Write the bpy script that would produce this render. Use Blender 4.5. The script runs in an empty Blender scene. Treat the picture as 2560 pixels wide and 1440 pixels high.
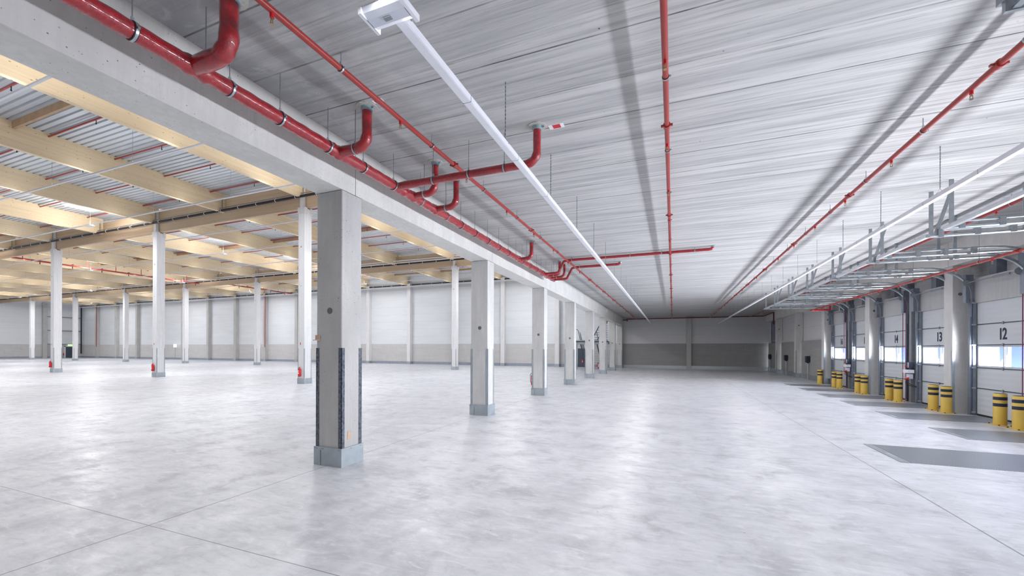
import bpy, math, random
from mathutils import Vector, Matrix
random.seed(7)
S = bpy.context.scene
COL = S.collection
PI = math.pi

# ------------------------------------------------------------------ mesh helper
class MB:
    def __init__(s): s.v = []; s.f = []; s.sm = []
    def add(s, vs, fs, smooth=False):
        b = len(s.v); s.v += [tuple(v) for v in vs]
        for f in fs: s.f.append(tuple(b + i for i in f)); s.sm.append(smooth)
        return s
    def box(s, x0, x1, y0, y1, z0, z1, bev=0.0):
        if bev <= 0:
            vs = [(x, y, z) for x in (x0, x1) for y in (y0, y1) for z in (z0, z1)]
            return s.add(vs, [(0, 1, 3, 2), (4, 6, 7, 5), (0, 4, 5, 1), (2, 3, 7, 6), (0, 2, 6, 4), (1, 5, 7, 3)])
        c = bev                                                        # chamfered vertical edges
        pts = [(x0+c, y0), (x1-c, y0), (x1, y0+c), (x1, y1-c), (x1-c, y1), (x0+c, y1), (x0, y1-c), (x0, y0+c)]
        return s.prism(pts, z0, z1)
    def prism(s, pts, z0, z1):
        n = len(pts)
        vs = [(x, y, z0) for x, y in pts] + [(x, y, z1) for x, y in pts]
        fs = [tuple(reversed(range(n))), tuple(range(n, 2*n))] + [(i, (i+1) % n, n+(i+1) % n, n+i) for i in range(n)]
        return s.add(vs, fs)
    def obox(s, p0, p1, w, h, up=(0, 0, 1)):                            # bar of section w x h from p0 to p1
        p0 = Vector(p0); p1 = Vector(p1); d = (p1-p0).normalized(); u = Vector(up)
        if abs(d.dot(u)) > .98: u = Vector((1, 0, 0))
        r = d.cross(u).normalized(); u = r.cross(d).normalized()
        vs = []
        for p in (p0, p1):
            for a, b in ((-1, -1), (1, -1), (1, 1), (-1, 1)): vs.append(p + r*a*w/2 + u*b*h/2)
        return s.add(vs, [(3, 2, 1, 0), (4, 5, 6, 7), (0, 1, 5, 4), (1, 2, 6, 5), (2, 3, 7, 6), (3, 0, 4, 7)])
    def tube(s, path, r, n=12, radii=None, caps=True):
        P = [Vector(p) for p in path]; m = len(P); rings = []
        t0 = (P[1]-P[0]).normalized()
        ref = Vector((0, 0, 1)) if abs(t0.z) < .9 else Vector((1, 0, 0))
        u = t0.cross(ref).normalized()
        for i in range(m):
            if i == 0: t = P[1]-P[0]
            elif i == m-1: t = P[-1]-P[-2]
            else: t = (P[i+1]-P[i]).normalized() + (P[i]-P[i-1]).normalized()
            t.normalize(); u = (u - t*u.dot(t)).normalized(); w = t.cross(u)
            rr = radii[i] if radii else r
            rings.append([P[i] + (u*math.cos(a) + w*math.sin(a))*rr for a in [2*PI*k/n for k in range(n)]])
        vs = [v for ring in rings for v in ring]; fs = []
        for i in range(m-1):
            for k in range(n): fs.append((i*n+k, i*n+(k+1) % n, (i+1)*n+(k+1) % n, (i+1)*n+k))
        s.add(vs, fs, True)
        if caps:
            s.add(rings[0], [tuple(reversed(range(n)))]); s.add(rings[-1], [tuple(range(n))])
        return s
    def cyl(s, p0, p1, r, n=16): return s.tube([p0, p1], r, n)
    def ribbon(s, path, y0, y1, th):                                    # plate bent along an XZ path, spanning y0..y1
        P = [Vector((a, 0, b)) for a, b in path]; L = []; R = []
        for i, p in enumerate(P):
            t = (P[min(i+1, len(P)-1)] - P[max(i-1, 0)]).normalized(); nrm = Vector((-t.z, 0, t.x))
            L.append(p + nrm*th/2); R.append(p - nrm*th/2)
        vs = []
        for a, b in zip(L, R): vs += [(a.x, y0, a.z), (a.x, y1, a.z), (b.x, y1, b.z), (b.x, y0, b.z)]
        fs = []
        for i in range(len(P)-1):
            o = 4*i
            for k in range(4): fs.append((o+k, o+(k+1) % 4, o+4+(k+1) % 4, o+4+k))
        fs += [(3, 2, 1, 0), tuple(4*(len(P)-1)+k for k in range(4))]
        return s.add(vs, fs)
    def build(s, name, m, parent=None, off=(0, 0, 0)):
        me = bpy.data.meshes.new(name); ox, oy, oz = off
        me.from_pydata([(x-ox, y-oy, z-oz) for x, y, z in s.v], [], s.f)
        me.polygons.foreach_set('use_smooth', s.sm); me.materials.append(m); me.update()
        o = bpy.data.objects.new(name, me); COL.objects.link(o)
        if parent is not None: o.parent = parent
        else: o.location = off
        return o

def tag(o, label=None, cat=None, group=None, kind=None):
    if label: o['label'] = label
    if cat: o['category'] = cat
    if group: o['group'] = group
    if kind: o['kind'] = kind
    return o
def thing(name, loc, label, cat, group=None, kind=None):
    o = bpy.data.objects.new(name, None); COL.objects.link(o); o.location = loc; o.empty_display_size = .1
    return tag(o, label, cat, group, kind)
def copy_tree(o, parent=None):
    c = o.copy(); COL.objects.link(c)
    if parent is not None: c.parent = parent
    for ch in list(o.children): copy_tree(ch, c)
    return c
def inst(proto, first, loc, label, group=None):
    o = proto if first else copy_tree(proto)
    o.location = loc; o['label'] = label
    if group: o['group'] = group
    return o
ORD = ['first', 'second', 'third', 'fourth', 'fifth', 'sixth', 'seventh', 'eighth', 'ninth', 'tenth', 'eleventh', 'twelfth', 'thirteenth',
       'fourteenth', 'fifteenth', 'sixteenth', 'seventeenth', 'eighteenth', 'nineteenth', 'twentieth']
def arc(cx, cz, r, a0, a1, n):
    return [(cx + r*math.cos(a0+(a1-a0)*i/n), cz + r*math.sin(a0+(a1-a0)*i/n)) for i in range(n+1)]

# ------------------------------------------------------------------ materials
class NT:
    def __init__(s, name, rough=.6, metal=0.0, spec=.5):
        s.m = bpy.data.materials.new(name); s.m.use_nodes = True; s.t = s.m.node_tree; s.n = s.t.nodes
        s.p = s.n['Principled BSDF']; s.p.inputs['Roughness'].default_value = rough; s.p.inputs['Metallic'].default_value = metal
        s.p.inputs['Specular IOR Level'].default_value = spec
        g = s.n.new('ShaderNodeNewGeometry'); s.pos = g.outputs['Position']
    def link(s, a, b): s.t.links.new(a, b)
    def setin(s, node, key, v):
        if isinstance(v, bpy.types.NodeSocket): s.link(v, node.inputs[key])
        else: node.inputs[key].default_value = v
    def math(s, op, a, b=0.0, c=None, clamp=False):
        n = s.n.new('ShaderNodeMath'); n.operation = op; n.use_clamp = clamp
        s.setin(n, 0, a); s.setin(n, 1, b)
        if c is not None: s.setin(n, 2, c)
        return n.outputs[0]
    def xyz(s):
        n = s.n.new('ShaderNodeSeparateXYZ'); s.link(s.pos, n.inputs[0]); return n.outputs
    def scaled(s, sx, sy, sz):
        n = s.n.new('ShaderNodeVectorMath'); n.operation = 'MULTIPLY'; s.link(s.pos, n.inputs[0]); n.inputs[1].default_value = (sx, sy, sz)
        return n.outputs[0]
    def noise(s, vec, scale=1.0, detail=4.0, rough=.55, dist=0.0):
        n = s.n.new('ShaderNodeTexNoise'); s.link(vec, n.inputs['Vector']); n.inputs['Scale'].default_value = scale
        n.inputs['Detail'].default_value = detail; n.inputs['Roughness'].default_value = rough; n.inputs['Distortion'].default_value = dist
        return n.outputs['Fac']
    def voro(s, vec, scale=1.0):
        n = s.n.new('ShaderNodeTexVoronoi'); s.link(vec, n.inputs['Vector']); n.inputs['Scale'].default_value = scale
        return n.outputs['Distance']
    def remap(s, v, a, b, c=0.0, d=1.0):
        n = s.n.new('ShaderNodeMapRange'); n.clamp = True
        for i, x in enumerate((v, a, b, c, d)): s.setin(n, i, x)
        return n.outputs[0]
    def mix(s, fac, a, b, mode='MIX'):
        n = s.n.new('ShaderNodeMix'); n.data_type = 'RGBA'; n.blend_type = mode
        s.setin(n, 0, fac)
        for k, v in ((6, a), (7, b)):
            if isinstance(v, bpy.types.NodeSocket): s.link(v, n.inputs[k])
            else: n.inputs[k].default_value = (*v, 1)
        return n.outputs[2]
    def color(s, v):
        if isinstance(v, bpy.types.NodeSocket): s.link(v, s.p.inputs['Base Color'])
        else: s.p.inputs['Base Color'].default_value = (*v, 1)
        return s
    def bump(s, h, strength=.3, dist=.01):
        n = s.n.new('ShaderNodeBump'); n.inputs['Strength'].default_value = strength; n.inputs['Distance'].default_value = dist
        s.link(h, n.inputs['Height']); s.link(n.outputs[0], s.p.inputs['Normal']); return s
    def line(s, coord, period, offset, width):                          # 1 on thin lines every period
        f = s.math('MODULO', s.math('ADD', s.math('SUBTRACT', coord, offset), period*400.0), period)
        return s.math('LESS_THAN', s.math('ABSOLUTE', s.math('SUBTRACT', f, width/2)), width/2)

def simple(name, c, rough=.5, metal=0.0, spec=.5, var=.06, scale=6.0):
    t = NT(name, rough, metal, spec)
    k = t.noise(t.pos, scale, 3)
    c2 = tuple(max(0, x*(1-var*2)) for x in c)
    t.color(t.mix(t.remap(k, .35, .65), c2, c)); return t.m

def concrete(name, c, rough=.75, holes=True, streak=(1, 1, 1), dark=.8, pore=.055):
    t = NT(name, rough, 0, .35)
    big = t.noise(t.scaled(*streak), 1.1, 5, .6)
    fine = t.noise(t.pos, 14, 4, .6)
    vert = t.noise(t.scaled(6, 6, .4), 1.6, 6, .7)
    col = t.mix(t.remap(big, .3, .7), tuple(x*dark for x in c), c)
    col = t.mix(t.remap(vert, .45, .68, 0, .6), col, tuple(x*.78 for x in c))
    cr = t.noise(t.pos, 1.3, 7, .7, .6)
    col = t.mix(t.math('MULTIPLY', t.remap(t.math('ABSOLUTE', t.math('SUBTRACT', cr, .5)), .0, .006, .35, 0), t.remap(big, .45, .6)), col, tuple(x*.45 for x in c))
    col = t.mix(t.remap(fine, .45, .7, 0, .18), col, tuple(x*.7 for x in c))
    h = fine
    if holes:
        v = t.voro(t.scaled(1, 1, 1), 16.0); gate = t.remap(t.noise(t.pos, 2.3, 2), .36, .52); v = t.math('ADD', v, t.remap(t.noise(t.pos, 9.0, 1), .3, .7, .09, -.03))
        pit = t.math('MULTIPLY', t.remap(v, pore*1.6, pore*2.6, 1, 0), gate)
        col = t.mix(pit, col, tuple(x*.25 for x in c))
    t.color(col); t.bump(h, .25, .004); return t.m

M = {}
M['beam'] = concrete('cast_concrete_beam', (.79, .78, .745), streak=(1, 1, 1), pore=.05)
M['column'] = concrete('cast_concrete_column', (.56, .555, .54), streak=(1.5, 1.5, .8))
M['hallcol'] = concrete('pale_concrete_column', (.78, .78, .785), holes=False, dark=.93)
M['plinth'] = concrete('plinth_concrete', (.39, .385, .38), streak=(.5, .5, 3.5), holes=False, dark=.84)
M['hallplinth'] = concrete('pale_plinth_concrete', (.62, .61, .60), streak=(.5, .5, 3.5), holes=False, dark=.85)
M['header'] = concrete('header_concrete', (.52, .525, .53), streak=(.6, .6, 1.2), holes=False, dark=.88)

# ceiling slabs: joints along X, streaks of formwork along X
t = NT('slab_concrete', .8, 0, .3); X, Y, Z = t.xyz()
st = t.noise(t.scaled(.10, 2.6, 0), 1.0, 7, .68, .12); st2 = t.noise(t.scaled(.35, 13, 0), 1.0, 6, .72, .1); st3 = t.noise(t.scaled(.9, 55, 0), 1.0, 5, .7, .2)
patch = t.noise(t.scaled(.8, .8, 0), 1.0, 5, .65, .5)
col = t.mix(t.remap(st, .34, .56), (.42, .42, .42), (.60, .595, .585))
col = t.mix(t.remap(st2, .47, .66, 0, .75), col, (.32, .32, .32))
col = t.mix(t.math('MULTIPLY', t.remap(st3, .53, .66), t.remap(st2, .42, .6)), col, (.27, .27, .275))
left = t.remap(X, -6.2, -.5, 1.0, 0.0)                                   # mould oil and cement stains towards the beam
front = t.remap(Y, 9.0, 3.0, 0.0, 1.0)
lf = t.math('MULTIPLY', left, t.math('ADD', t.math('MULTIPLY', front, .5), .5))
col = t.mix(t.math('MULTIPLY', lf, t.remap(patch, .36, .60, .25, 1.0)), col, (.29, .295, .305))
blot = t.noise(t.scaled(1.1, 2.2, 0), 1.8, 6, .7, 1.2)
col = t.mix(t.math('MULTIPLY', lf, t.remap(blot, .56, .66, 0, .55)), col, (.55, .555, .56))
tan = t.noise(t.scaled(.6, 3.0, 0), 1.3, 6, .75, 1.5)
col = t.mix(t.math('MULTIPLY', t.remap(tan, .645, .665, 0, .45), t.remap(Y, 7.5, 5.5, 0, 1)), col, (.30, .285, .25))
ah = t.voro(t.scaled(1, 1, 0), 1.9)
col = t.mix(t.remap(ah, .018, .026, .9, 0), col, (.05, .05, .05))
col = t.mix(t.math('MULTIPLY', t.remap(ah, .03, .07, .5, 0), lf), col, (.6, .6, .6))
jn = t.noise(t.scaled(1.5, .3, 0), 1.0, 3)
jl = t.line(Y, .893, 4.055, .022)
wide = t.math('MULTIPLY', t.math('MODULO', t.math('ADD', t.math('FLOOR', t.math('DIVIDE', t.math('SUBTRACT', Y, 4.0), .893)), 400.0), 2.0), .35)
jm = t.math('MULTIPLY', jl, t.math('ADD', t.remap(jn, .35, .6, .15, .6), wide), clamp=True)
col = t.mix(jm, col, (.10, .10, .10))
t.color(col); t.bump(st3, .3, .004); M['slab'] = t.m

# polished floor
t = NT('polished_concrete_floor', .3, 0, .5); X, Y, Z = t.xyz()
a = t.noise(t.scaled(1, 1, 0), .35, 6, .62); b = t.noise(t.scaled(1, 1, 0), 1.6, 6, .65, .4); c = t.noise(t.scaled(1, 3.0, 0), 3.2, 7, .72, .8)
col = t.mix(t.remap(a, .35, .65), (.465, .475, .51), (.60, .61, .645))
col = t.mix(t.remap(b, .48, .68, 0, .55), col, (.70, .71, .745))
col = t.mix(t.remap(b, .46, .32, 0, .75), col, (.36, .365, .39))
col = t.mix(t.remap(c, .52, .68, 0, .6), col, (.39, .395, .42))
col = t.mix(t.remap(c, .46, .34, 0, .55), col, (.72, .725, .74))
sp = t.voro(t.scaled(1, 1, 0), 1.7)
col = t.mix(t.remap(sp, .016, .022, .7, 0), col, (.15, .15, .15))
j = t.math('ADD', t.line(X, 9.32, -5.905, .019), t.line(Y, 6.25, 9.24-6.25, .011), clamp=True)
j = t.math('MULTIPLY', j, .85)
col = t.mix(j, col, (.14, .14, .15))
t.color(col)
r = t.remap(b, .3, .7, .42, .26); t.link(t.math('ADD', r, t.remap(c, .4, .7, 0, .1)), t.p.inputs['Roughness'])
t.bump(t.noise(t.scaled(1, 1, 0), 9, 3), .06, .003); M['floor'] = t.m

def panel(name, c, period, off, rib, axis=2):
    t = NT(name, .45, 0, .4); xyz = t.xyz()
    l = t.line(xyz[axis], period, off, .02)
    k = t.noise(t.scaled(.2, .2, 1), 1.0, 3)
    col = t.mix(t.remap(k, .35, .65), tuple(v*.94 for v in c), c)
    t.color(t.mix(t.math('MULTIPLY', l, .45), col, tuple(v*.5 for v in c)))
    w = t.math('SINE', t.math('MULTIPLY', xyz[axis], 2*PI/rib)); t.bump(w, .35, .006); return t.m
M['panel'] = panel('white_sandwich_panel', (.74, .765, .79), 1.08, 2.88, .11)
M['endpanel'] = panel('grey_sandwich_panel', (.66, .66, .67), 1.0, 2.88, .13)
M['doorpanel'] = panel('dock_door_panel', (.60, .63, .655), 9.0, 8.0, .175)

def wood(name, along, c1=(.86, .70, .47), c2=(.75, .58, .37)):
    t = NT(name, .55, 0, .3)
    sc = (.5, .12, 5) if along == 'Y' else (.12, .5, 5)
    g = t.noise(t.scaled(*sc), 1.6, 5, .6, .1)
    g2 = t.noise(t.scaled(sc[0]*3, sc[1]*3, 40), 1.0, 4, .6)
    lam = t.noise(t.scaled(sc[0], sc[1], 0), .8, 2)
    col = t.mix(t.remap(g, .35, .65), c2, c1)
    col = t.mix(t.remap(lam, .4, .6, 0, .4), col, (.86, .73, .52))
    col = t.mix(t.remap(g2, .55, .75, 0, .3), col, tuple(v*.72 for v in c2))
    ks = (2, 2.2, 6) if along == 'Y' else (2.2, 2, 6)
    v = t.voro(t.scaled(*ks), 1.9); v = t.math('ADD', v, t.remap(t.noise(t.pos, 5.0, 1), .3, .7, .07, -.05))
    kn = t.math('MULTIPLY', t.remap(v, .07, .13, .9, 0), t.remap(t.noise(t.pos, 1.2, 2), .30, .44))
    col = t.mix(kn, col, (.16, .09, .05))
    t.color(col); return t.m
M['woodY'] = wood('glulam_spruce', 'Y'); M['woodX'] = wood('glulam_spruce_girder', 'X', (.62, .46, .31), (.52, .37, .24))
M['deck'] = simple('white_coated_decking', (.56, .59, .63), .35, .0, .5, .05, .5)
M['galv'] = simple('galvanised_steel', (.34, .375, .40), .42, .55, .5, .08, 9)
M['galvskirt'] = simple('galvanised_skirting', (.44, .49, .52), .5, .45, .5, .09, 3)
M['wallskirt'] = simple('blue_grey_wall_skirting', (.33, .37, .44), .5, .3, .5, .06, 3)
M['zinc'] = simple('bright_zinc', (.50, .54, .57), .30, .8, .5, .04, 9)
M['guard'] = simple('dark_edge_guard', (.17, .19, .23), .5, .4, .4, .32, 24)
M['white'] = simple('white_coated_steel', (.80, .81, .86), .4, 0, .5, .02, 4)
M['plastic'] = simple('translucent_white_cover', (.66, .69, .78), .25, 0, .5, .03, 4)
M['black'] = simple('black_rubber', (.02, .021, .024), .55, 0, .4, .1, 9)
M['navy'] = simple('dark_blue_enclosure', (.022, .028, .055), .4, 0, .4, .05, 9)
M['darkpipe'] = simple('dark_drain_pipe', (.018, .02, .028), .55, 0, .3, .1, 3)
M['steel'] = simple('grey_painted_steel', (.30, .32, .35), .45, .2, .5, .05, 5)
M['bluegrey'] = simple('blue_grey_painted_steel', (.085, .11, .165), .4, .3, .5, .05, 5)
M['yellow'] = simple('yellow_powder_coat', (.74, .50, .085), .35, 0, .5, .05, 3)
M['ext'] = simple('extinguisher_red', (.62, .012, .02), .25, 0, .5, .03, 9)
M['signwhite'] = simple('sign_white', (.85, .85, .85), .5, 0, .4, .01, 9)
M['signred'] = simple('sign_red', (.62, .03, .04), .5, 0, .4, .02, 9)
M['cable'] = simple('red_pull_rope', (.26, .02, .10), .5, 0, .4, .05, 9)
M['kraft'] = simple('kraft_cardboard', (.66, .47, .34), .8, 0, .3, .05, 12)
M['track'] = simple('door_track_steel', (.26, .30, .36), .4, .5, .5, .08, 6)
M['collar'] = simple('blue_grey_collar', (.33, .47, .52), .5, .2, .5, .05, 9)
M['brass'] = simple('brass', (.45, .34, .20), .35, .8, .5, .05, 20)
M['doorleaf'] = simple('anthracite_door_leaf', (.05, .07, .10), .4, 0, .5, .03, 3)
M['digit'] = simple('navy_lettering', (.012, .016, .05), .5, 0, .4, .02, 5)
M['ripple'] = simple('timber_trim', (.50, .34, .21), .6, 0, .3, .08, 2)
M['plug'] = simple('grey_plastic_plug', (.16, .165, .17), .6, 0, .3, .08, 12)
# painted sprinkler pipe and wrapped foil pipe
M['red'] = simple('red_pipe_paint', (.36, .035, .03), .3, 0, .5, .06, 2)
M['darkred'] = simple('dark_red_pipe_paint', (.16, .012, .022), .35, 0, .5, .06, 2)
t = NT('red_foil_wrap', .2, 0, .6); t.p.inputs['Coat Weight'].default_value = .8; t.p.inputs['Coat Roughness'].default_value = .08
n1 = t.noise(t.scaled(3, 3, 3), 6, 5, .65, .8); n2 = t.noise(t.pos, 45, 3, .6, .5)
t.color(t.mix(t.remap(n1, .35, .65), (.26, .001, .006), (.44, .003, .013)))
xx, yy_, zz_ = t.xyz(); n3 = t.noise(t.scaled(9, 26, 9), 2.2, 5, .7, 1.5)
t.bump(t.math('ADD', t.math('ADD', n1, t.math('MULTIPLY', n2, .5)), t.math('MULTIPLY', n3, .5)), .8, .009); M['foil'] = t.m
# chequered leveller plate
t = NT('leveller_tread_plate', .4, .6, .5); X, Y, Z = t.xyz()
gx = t.math('SINE', t.math('MULTIPLY', t.math('ADD', X, Y), 2*PI/.075)); gy = t.math('SINE', t.math('MULTIPLY', t.math('SUBTRACT', X, Y), 2*PI/.075))
gm = t.math('GREATER_THAN', t.math('MULTIPLY', gx, gy), .12)
t.color(t.mix(gm, (.15, .165, .185), (.42, .45, .48))); t.bump(gm, .5, .004); M['tread'] = t.m
# glass
m = bpy.data.materials.new('window_glazing'); m.use_nodes = True; nt = m.node_tree; nt.nodes.clear()
o_ = nt.nodes.new('ShaderNodeOutputMaterial'); tr = nt.nodes.new('ShaderNodeBsdfTransparent'); gl = nt.nodes.new('ShaderNodeBsdfGlossy'); mx = nt.nodes.new('ShaderNodeMixShader')
tr.inputs[0].default_value = (.93, .95, 1, 1); gl.inputs['Roughness'].default_value = .05; mx.inputs[0].default_value = .06
nt.links.new(tr.outputs[0], mx.inputs[1]); nt.links.new(gl.outputs[0], mx.inputs[2]); nt.links.new(mx.outputs[0], o_.inputs[0]); M['glass'] = m
m = bpy.data.materials.new('translucent_shelter_flap'); m.use_nodes = True; nt = m.node_tree; nt.nodes.clear()
o_ = nt.nodes.new('ShaderNodeOutputMaterial'); tr = nt.nodes.new('ShaderNodeBsdfTransparent'); gl = nt.nodes.new('ShaderNodeBsdfTranslucent'); mx = nt.nodes.new('ShaderNodeMixShader')
tr.inputs[0].default_value = (.055, .065, .13, 1); gl.inputs[0].default_value = (.10, .12, .22, 1); mx.inputs[0].default_value = .6
nt.links.new(tr.outputs[0], mx.inputs[1]); nt.links.new(gl.outputs[0], mx.inputs[2]); nt.links.new(mx.outputs[0], o_.inputs[0]); M['flap'] = m
M['bluemul'] = simple('blue_window_mullion', (.05, .06, .30), .4, .2, .5, .03, 6)
def emis(name, c, k):
    t = NT(name, .5); t.color(c); t.p.inputs['Emission Color'].default_value = (*c, 1); t.p.inputs['Emission Strength'].default_value = k; return t.m
M['skyglaze'] = emis('skylight_glazing', (.97, .98, 1), 9.0)
M['exit'] = emis('exit_sign_green', (.45, .85, .35), 1.2)
M['lampwhite'] = emis('lit_sign_face', (.95, 1, .9), 1.0)

# ------------------------------------------------------------------ dimensions (metres); camera stands at x=0, y=0
SP = 6.25; CEIL = 5.94; BB = 5.03; YE = 50.3; YB = -12.0
XB0, XB1 = -6.17, -5.57; XL = -123.5; DECK = 12.62

# ------------------------------------------------------------------ the setting
tag(MB().box(XL-.3, 10.4, YB-.3, YE+.3, -.3, 0).build('floor', M['floor']), 'pale polished concrete floor with thin joints', 'floor', kind='structure')
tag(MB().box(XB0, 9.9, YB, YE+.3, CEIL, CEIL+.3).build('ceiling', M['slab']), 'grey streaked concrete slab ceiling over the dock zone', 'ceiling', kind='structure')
# corrugated deck above the hall
mb = MB(); prof = []; y = YB; p = .28
while y < YE-.01:
    prof += [(y, DECK), (y+.18, DECK), (y+.20, DECK+.08), (y+.26, DECK+.08)]; y += p
prof.append((YE, DECK)); n = len(prof)
mb.add([(XL-.2, a, b) for a, b in prof] + [(XB0+.2, a, b) for a, b in prof], [(i, i+1, n+i+1, n+i) for i in range(n-1)])
mb.box(XL-.2, XB0+.2, YB, YE, DECK+.13, DECK+.3)
tag(mb.build('ceiling', M['deck']), 'white corrugated steel roof deck above the timber beams', 'ceiling', kind='structure')
# hall walls
w = MB().box(XL-.3, XB0+.6, 50.0, 50.3, 0, 2.88)
tag(w.build('trim_1', M['hallplinth']), 'grey concrete plinth along the far hall wall', 'plinth', kind='structure')
tag(MB().box(XL-.3, XB0+.6, 50.04, 50.3, 2.88, DECK+.1).build('wall_far', M['panel']), 'white panelled far wall of the hall', 'wall', kind='structure')
tag(MB().box(XL-.3, XB0+.3, 49.95, 50.0, 0, .36).build('baseboard_far', M['wallskirt']), 'galvanised skirting at the foot of the far hall wall', 'baseboard', kind='structure')
tag(MB().box(XL-.3, XL, YB, 50.3, 0, 2.88).build('trim_2', M['hallplinth']), 'grey concrete plinth along the left hall wall', 'plinth', kind='structure')
tag(MB().box(XL-.3, XL-.04, YB, 50.3, 2.88, DECK+.1).build('wall_left', M['panel']), 'white panelled left wall of the hall', 'wall', kind='structure')
tag(MB().box(XL, XL+.05, YB, 47.2, 0, .36).box(XL, XL+.05, 48.9, 50, 0, .36).build('baseboard_left', M['wallskirt']), 'galvanised skirting at the foot of the left hall wall', 'baseboard', kind='structure')
tag(MB().box(XL-.3, 10.4, YB-.3, YB, 0, DECK+.1).build('wall_back', M['panel']), 'white panelled wall behind the viewer', 'wall', kind='structure')
tag(MB().box(XB0-.0, XB0+.25, YB, YE, CEIL+.3, DECK+.3).build('wall_mezzanine', M['panel']), 'panelled wall above the concrete beam line', 'wall', kind='structure')
# dock end wall
tag(MB().box(XB1-.6, 9.9, YE+.02, YE+.3, 2.86, CEIL).build('wall_end', M['endpanel']), 'grey ribbed panel wall at the end of the dock zone', 'wall', kind='structure')
tag(MB().box(XB1-.6, 9.9, YE, YE+.3, 0, 2.875).build('trim_3', M['plinth']), 'dark concrete plinth at the end of the dock zone', 'plinth', kind='structure')
tag(MB().box(XB1, 9.4, YE-.05, YE, 0, .36).build('baseboard_end', M['zinc']), 'bright galvanised skirting at the foot of the end wall', 'baseboard', kind='structure')
# right wall: piers between the doors, header panels, plinths further on
DC = [17.2 + 3.225*k for k in range(-4, 5)]                             # door centres: 4.3 ... 30.1
HW = 1.16
wr = MB(); hd = MB(); up = MB()
prev = YB
for c in DC:
    wr.box(9.48, 9.8, prev, c-HW, 0, 3.74); prev = c+HW
wr.box(9.48, 9.8, prev, 31.75, 0, 3.74)
hd.box(9.40, 9.9, YB, 31.7, 3.74, 4.57)
up.box(9.86, 9.95, YB, 31.9, 4.5, CEIL)
up.box(9.5, 9.8, 31.7, YE, 2.88, CEIL)
tag(wr.build('wall_right', M['header']), 'concrete piers between the dock doors', 'wall', kind='structure')
tag(hd.build('trim_4', M['header']), 'concrete header panels above the dock doors', 'header', kind='structure')
tag(up.build('wall_upper', M['endpanel']), 'grey panel wall above and beyond the dock doors', 'wall', kind='structure')
rp = MB()
for c in DC: rp.box(9.62, 9.86, c+.62, c+.95, 4.57, 5.09).box(9.62, 9.86, c-.5, c-.25, 4.57, 5.09)
tag(rp.build('trim_8', M['track']), 'dark steel posts in the gap above the header panels', 'post', kind='structure')
pl = MB()
for a, b in ((32.2, 38.0), (38.75, 44.4), (45.2, 49.9)): pl.box(9.36, 9.6, a, b, 0, 2.87)
tag(pl.build('trim_5', M['plinth']), 'concrete plinth panels beyond the last dock door', 'plinth', kind='structure')
bs = MB()
for a, b in ((32.2, 38.0), (38.75, 44.4), (45.2, 49.9)): bs.box(9.31, 9.36, a, b, 0, .36)
for k in (2, 3, 4):
    yy = 18.74+6.45*k; bs.box(8.97, 9.0, yy-.02, yy+.52, 0, .36); bs.box(8.97, 9.4, yy-.03, yy, 0, .36)
tag(bs.build('baseboard_right', M['zinc']), 'bright galvanised skirting beyond the last dock door', 'baseboard', kind='structure')
# blue window at the far end of the right wall
win = thing('window_1', (9.46, 47.6, 2.88), 'narrow blue glazed window high at the far right corner', 'window', kind='structure')
MB().box(9.42, 9.5, 46.4, 48.9, 2.88, 2.98).box(9.42, 9.5, 46.4, 46.5, 2.9, 5.1).box(9.42, 9.5, 48.8, 48.9, 2.9, 5.1).build('window_frame', M['bluegrey'], win, (9.46, 47.6, 2.88))
MB().box(9.45, 9.48, 46.5, 48.8, 2.98, 5.1).build('pane', simple('blue_dusk_glass', (.16, .18, .30), .15, 0, .6, .03, 2), win, (9.46, 47.6, 2.88))

# ------------------------------------------------------------------ dock zone: concrete columns and beams on the hall side
def corner_guards(x0, x1, y0, y1, zb, zt, e=.006, w=.07):
    mb = MB()
    for sx, x in ((1, x0), (-1, x1)):
        for sy, y in ((1, y0), (-1, y1)):
            xa, xb = sorted((x-sx*e, x+sx*w)); ya, yb = sorted((y-sy*e, y+sy*e*.3))
            mb.box(xa, xb, ya, yb, zb, zt)
            xa, xb = sorted((x-sx*e, x+sx*e*.3)); ya, yb = sorted((y-sy*e, y+sy*w))
            mb.box(xa, xb, ya, yb, zb, zt)
    return mb
def skirt(x0, x1, y0, y1, h, e=.02):
    mb = MB(); mb.box(x0-e, x1+e, y0-e, y0, 0, h).box(x0-e, x1+e, y1, y1+e, 0, h).box(x0-e, x0, y0, y1, 0, h).box(x1, x1+e, y0, y1, 0, h)
    return mb
CW = .5
def dock_column():
    r = thing('concrete_column', (0, 0, 0), '', 'column', 'columns under the concrete beam')
    MB().box(-.30, .30, -.25, .25, 0, BB-.012, .012).build('shaft', M['column'], r)
    MB().box(-.27, .27, -.22, .22, BB-.012, BB).build('bearing_pad', M['black'], r)
    corner_guards(-.30, .30, -.25, .25, .34, 2.16).build('corner_guard', M['guard'], r)
    sk = skirt(-.31, .31, -.26, .26, .34).build('skirting', M['galvskirt'], r)
    sc = MB()
    for x in (-.29, -.25, -.13, -.1, .27): sc.cyl((x, -.281, .31), (x, -.287, .31), .006, 8)
    for y in (-.05, .2): sc.cyl((.331, y, .31), (.337, y, .31), .006, 8)
    sc.box(-.165, -.158, -.283, -.28, 0, .28)
    sc.build('screw', M['black'], sk)
    MB().cyl((.02, -.249, 2.84), (.02, -.256, 2.84), .058, 24).build('plug', M['plug'], r)
    return r
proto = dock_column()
cl = ['nearest grey concrete column under the beam, cardboard scrap on its corner', 'second grey concrete column under the beam, counted from the viewer',
      'third concrete column under the beam, red extinguisher on its far side', 'fourth concrete column in the row under the beam',
      'fifth concrete column in the row under the beam', 'sixth concrete column in the row, beside the steel stair',
      'seventh concrete column in the row under the beam', 'last concrete column of the row, against the end wall']
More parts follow.
